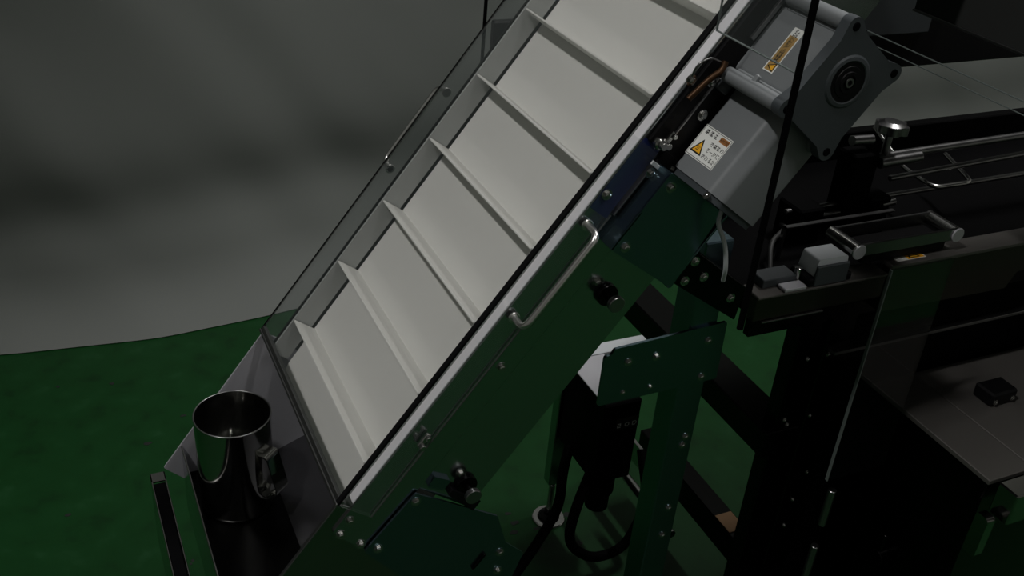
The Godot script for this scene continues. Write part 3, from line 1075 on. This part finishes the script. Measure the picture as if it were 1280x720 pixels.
func control_box() -> void:
	var t := thing("control_box", "black control box with a grey top standing on a leg behind the crossbar", "control box", Vector3(0.93, 0, -1.4))
	var st := mb()
	box(st, Vector3(0.89, 0.235, -1.455), Vector3(0.972, 0.428, -1.302), 0.003)
	var cb := obj("body", st, M.rubber, t)
	st = mb()
	box(st, Vector3(0.8895, 0.428, -1.4565), Vector3(0.9715, 0.4305, -1.314), 0.0006)
	obj("lid", st, M.alu, t)
	st = mb()
	box(st, Vector3(0.87, 0.425, -1.492), Vector3(1.105, 0.432, -1.458), 0.001)
	obj("back_shelf", st, M.white, t)
	st = mb()
	box(st, Vector3(0.885, 0.1, -1.487), Vector3(0.915, 0.424, -1.460), 0.002)
	obj("leg", st, M.plate, t)
	st = mb()
	cyl(st, Vector3(0.896, 0.012, -1.464), Vector3(0.896, 0.1, -1.464), 0.007, 16)
	lathe(st, [Vector2(0.036, 0), Vector2(0.036, 0.005), Vector2(0.034, 0.007), Vector2(0.0245, 0.007)], Transform3D(Basis.IDENTITY, Vector3(0.896, 0.0, -1.464)), 36)
	var lf := obj("levelling_foot", st, M.bright, t)
	st = mb()
	lathe(st, [Vector2(0.0245, 0.0072), Vector2(0.022, 0.013), Vector2(0.011, 0.018), Vector2(0.011, 0.027), Vector2(0, 0.027)], Transform3D(Basis.IDENTITY, Vector3(0.896, 0.0, -1.464)), 30)
	obj("foot_joint", st, M.dark_steel, lf)
	st = mb()
	cyl(st, Vector3(0.93, 0.235, -1.34), Vector3(0.93, 0.185, -1.34), 0.030, 24)
	cyl(st, Vector3(0.93, 0.182, -1.34), Vector3(0.93, 0.14, -1.34), 0.024, 24)
	var pg := obj("plug", st, M.rubber, t)
	st = mb()
	cyl(st, Vector3(0.93, 0.186, -1.34), Vector3(0.93, 0.181, -1.34), 0.0285, 28)
	obj("plug_ring", st, M.dark_steel, pg)
	var img := Image.create(128, 64, false, Image.FORMAT_RGBA8)
	img.fill(Color(0.03, 0.03, 0.03))
	var g := Color(0.85, 0.85, 0.85)
	glyph(img, ["####.", "...#.", "####.", "#....", "####."], 8, 28, 5, g)
	glyph(img, [".###.", "#...#", "#...#", "#...#", ".###."], 50, 28, 5, g)
	glyph(img, ["####.", "#...#", "#...#", "#...#", "####."], 92, 28, 5, g)
	glyph(img, ["##.##.##"], 40, 8, 6, Color(0.25, 0.25, 0.25))
	put("button_label", label_mesh(0.050, 0.026), printed(img), cb, Transform3D(Basis.IDENTITY, Vector3(0.945, 0.378, -1.3018)))
	# hoses
	var h := [["black hose looping down below the control box", [Vector3(0.9, 0.25, -1.33), Vector3(0.845, 0.20, -1.285), Vector3(0.834, 0.1165, -1.28), Vector3(0.9, 0.05, -1.28), Vector3(0.975, 0.055, -1.28), Vector3(1.03, 0.147, -1.30), Vector3(1.05, 0.22, -1.38)]], ["black hose running from the control box past the levelling foot", [Vector3(0.885, 0.26, -1.40), Vector3(0.858, 0.22, -1.37), Vector3(0.85, 0.15, -1.35), Vector3(0.79, 0.07, -1.33), Vector3(0.72, 0.02, -1.30), Vector3(0.6, 0.012, -1.26)]]]
	for e in h:
		st = mb()
		tube(st, soft(e[1], 0.05, 8), 0.0105, 14)
		obj("hose", st, M.rubber, t)

func steel_cabinet() -> void:
	var t := thing("steel_cabinet", "low stainless steel cabinet with a flat polished lid at the right, under the front panel", "cabinet", Vector3(1.3, 0, -0.76))
	var st := mb()
	box(st, Vector3(1.054, 0.03, -0.867), Vector3(1.9, 0.742, -0.65), 0.002)
	obj("body", st, M.dark_steel, t)
	st = mb()
	box(st, Vector3(1.0505, 0.742, -0.8705), Vector3(1.128, 0.75, -0.6455), 0.001)
	obj("lid", st, M.brushed, t)
	st = mb()
	box(st, Vector3(1.1295, 0.742, -0.8705), Vector3(1.9, 0.75, -0.6455), 0.001)
	obj("lid", st, M.brushed, t)
	st = mb()
	box(st, Vector3(1.061, 0.70, -0.640), Vector3(1.9, 0.75, -0.609), 0.002)
	obj("front_ledge", st, M.steel, t)
	st = mb()
	prism(st, rounded([Vector2(-0.008, -0.06), Vector2(0.012, -0.06), Vector2(0.012, 0.006), Vector2(-0.008, 0.006)], 0.006), 0.0, 0.014, Transform3D(Basis(Vector3(0, 0, 1), Vector3.UP, Vector3(-1, 0, 0)), Vector3(1.054, 0.70, -0.632)), true)
	obj("latch", st, M.steel, t)
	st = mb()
	box(st, Vector3(1.175, 0.7502, -0.80), Vector3(1.225, 0.772, -0.765), 0.003)  # black block standing in for a dark reflection on the lid
	obj("reflection_block", st, M.black, t)
	for x in [1.183, 1.217]:  # screws added as the bright spots of that reflection
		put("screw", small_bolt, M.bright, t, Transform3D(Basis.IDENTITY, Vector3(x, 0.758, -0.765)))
	st = mb()
	cyl(st, Vector3(1.054, 0.512, -0.757), Vector3(1.036, 0.512, -0.757), 0.013, 18)
	cyl(st, Vector3(1.043, 0.52, -0.757), Vector3(1.043, 0.555, -0.757), 0.004, 12)
	obj("side_latch", st, M.dark_steel, t)
	for x in [1.1, 1.85]:
		st = mb()
		cyl(st, Vector3(x, 0, -0.76), Vector3(x, 0.03, -0.76), 0.02)
		obj("foot", st, M.rubber, t)

func hood() -> void:
	var t := thing("acrylic_hood", "clear acrylic safety hood around the gear motor, with a black rubber edge strip", "safety hood", Vector3(0.75, 1.03, -0.76))
	var st := mb()
	tube(st, PackedVector3Array([Vector3(0.628, 1.035, -0.70), Vector3(0.628, 1.6, -0.70)]), 0.0036, 12)
	obj("edge_strip", st, M.rubber, t)
	st = mb()
	box(st, Vector3(0.627, 1.3085, -0.829), Vector3(0.629, 1.6, -0.704), 0.0)
	obj("side_pane", st, M.clear, t)
	st = mb()
	box(st, Vector3(0.6268, 1.3072, -0.829), Vector3(0.6292, 1.3085, -0.704), 0.0003)
	box(st, Vector3(0.6268, 1.3072, -0.8302), Vector3(0.6292, 1.6, -0.829), 0.0003)
	obj("pane_edge", st, M.clear_edge, t)
	st = mb()
	box(st, Vector3(0.565, 1.09, -1.251), Vector3(1.0, 1.6, -1.248), 0.0)
	obj("back_pane", st, M.clear, t)
	st = mb()
	box(st, Vector3(0.5635, 1.09, -1.2525), Vector3(0.5665, 1.6, -1.2465), 0.0005)
	obj("edge_strip", st, M.rubber, t)
	st = mb()
	box(st, Vector3(0.573, 1.155, -1.247), Vector3(0.61, 1.196, -1.235), 0.002)
	obj("bracket", st, M.black, t)
	# shelf edges of the lid that run over the machine bed
	st = mb()
	box(st, Vector3(0.85, 1.2870, -0.90), Vector3(0.8514, 1.2882, -0.45), 0.0002)
	obj("pane_edge", st, M.clear_edge, t)
	st = mb()
	box(st, Vector3(0.85, 1.2753, -0.90), Vector3(0.8512, 1.2763, -0.45), 0.0002)
	obj("pane_edge", st, M.clear_edge, t)
	var u := thing("upper_cabinet", "dark grey upper cabinet above the machine bed, at the top right", "cabinet", Vector3(1.3, 1.08, -1.0))
	st = mb()
	box(st, Vector3(1.0, 1.28, -0.94), Vector3(1.8, 1.75, -0.40), 0.002)
	obj("body", st, M.charcoal, u)
	st = mb()
	box(st, Vector3(0.9985, 1.2785, -0.94), Vector3(1.002, 1.2815, -0.40), 0.0004)
	obj("edge", st, M.satin, u)
	st = mb()
	box(st, Vector3(1.2, 1.079, -1.252), Vector3(1.9, 1.75, -1.24), 0.002)
	obj("back_panel", st, M.black, u)
	st = mb()
	box(st, Vector3(1.05, 1.141, -1.2385), Vector3(1.355, 1.75, -1.228), 0.002)
	obj("side_panel", st, M.gear_dark, u)

func floor_marks() -> void:
	var rng := RandomNumberGenerator.new()
	rng.seed = 5
	for i in 46:
		var p := Vector2(rng.randf_range(-0.3, 0.35), rng.randf_range(-2.3, -1.0))
		if i > 24:
			p = Vector2(rng.randf_range(0.6, 0.95), rng.randf_range(-1.75, -1.2))
		var st := mb()
		var poly := PackedVector2Array()
		var r := rng.randf_range(0.004, 0.009)
		var sx := rng.randf_range(0.6, 1.9)
		for k in 9:
			poly.append(p + Vector2(cos(TAU * k / 9.0) * sx, sin(TAU * k / 9.0)) * r * rng.randf_range(0.6, 1.2))
		prism(st, poly, -0.0006, 0.0, Transform3D(Basis(Vector3.RIGHT, Vector3(0, 0, 1), Vector3(0, -1, 0)), Vector3(0, 0.0, 0)))
		obj("scuff_mark", st, M.scuff, floor_mesh)
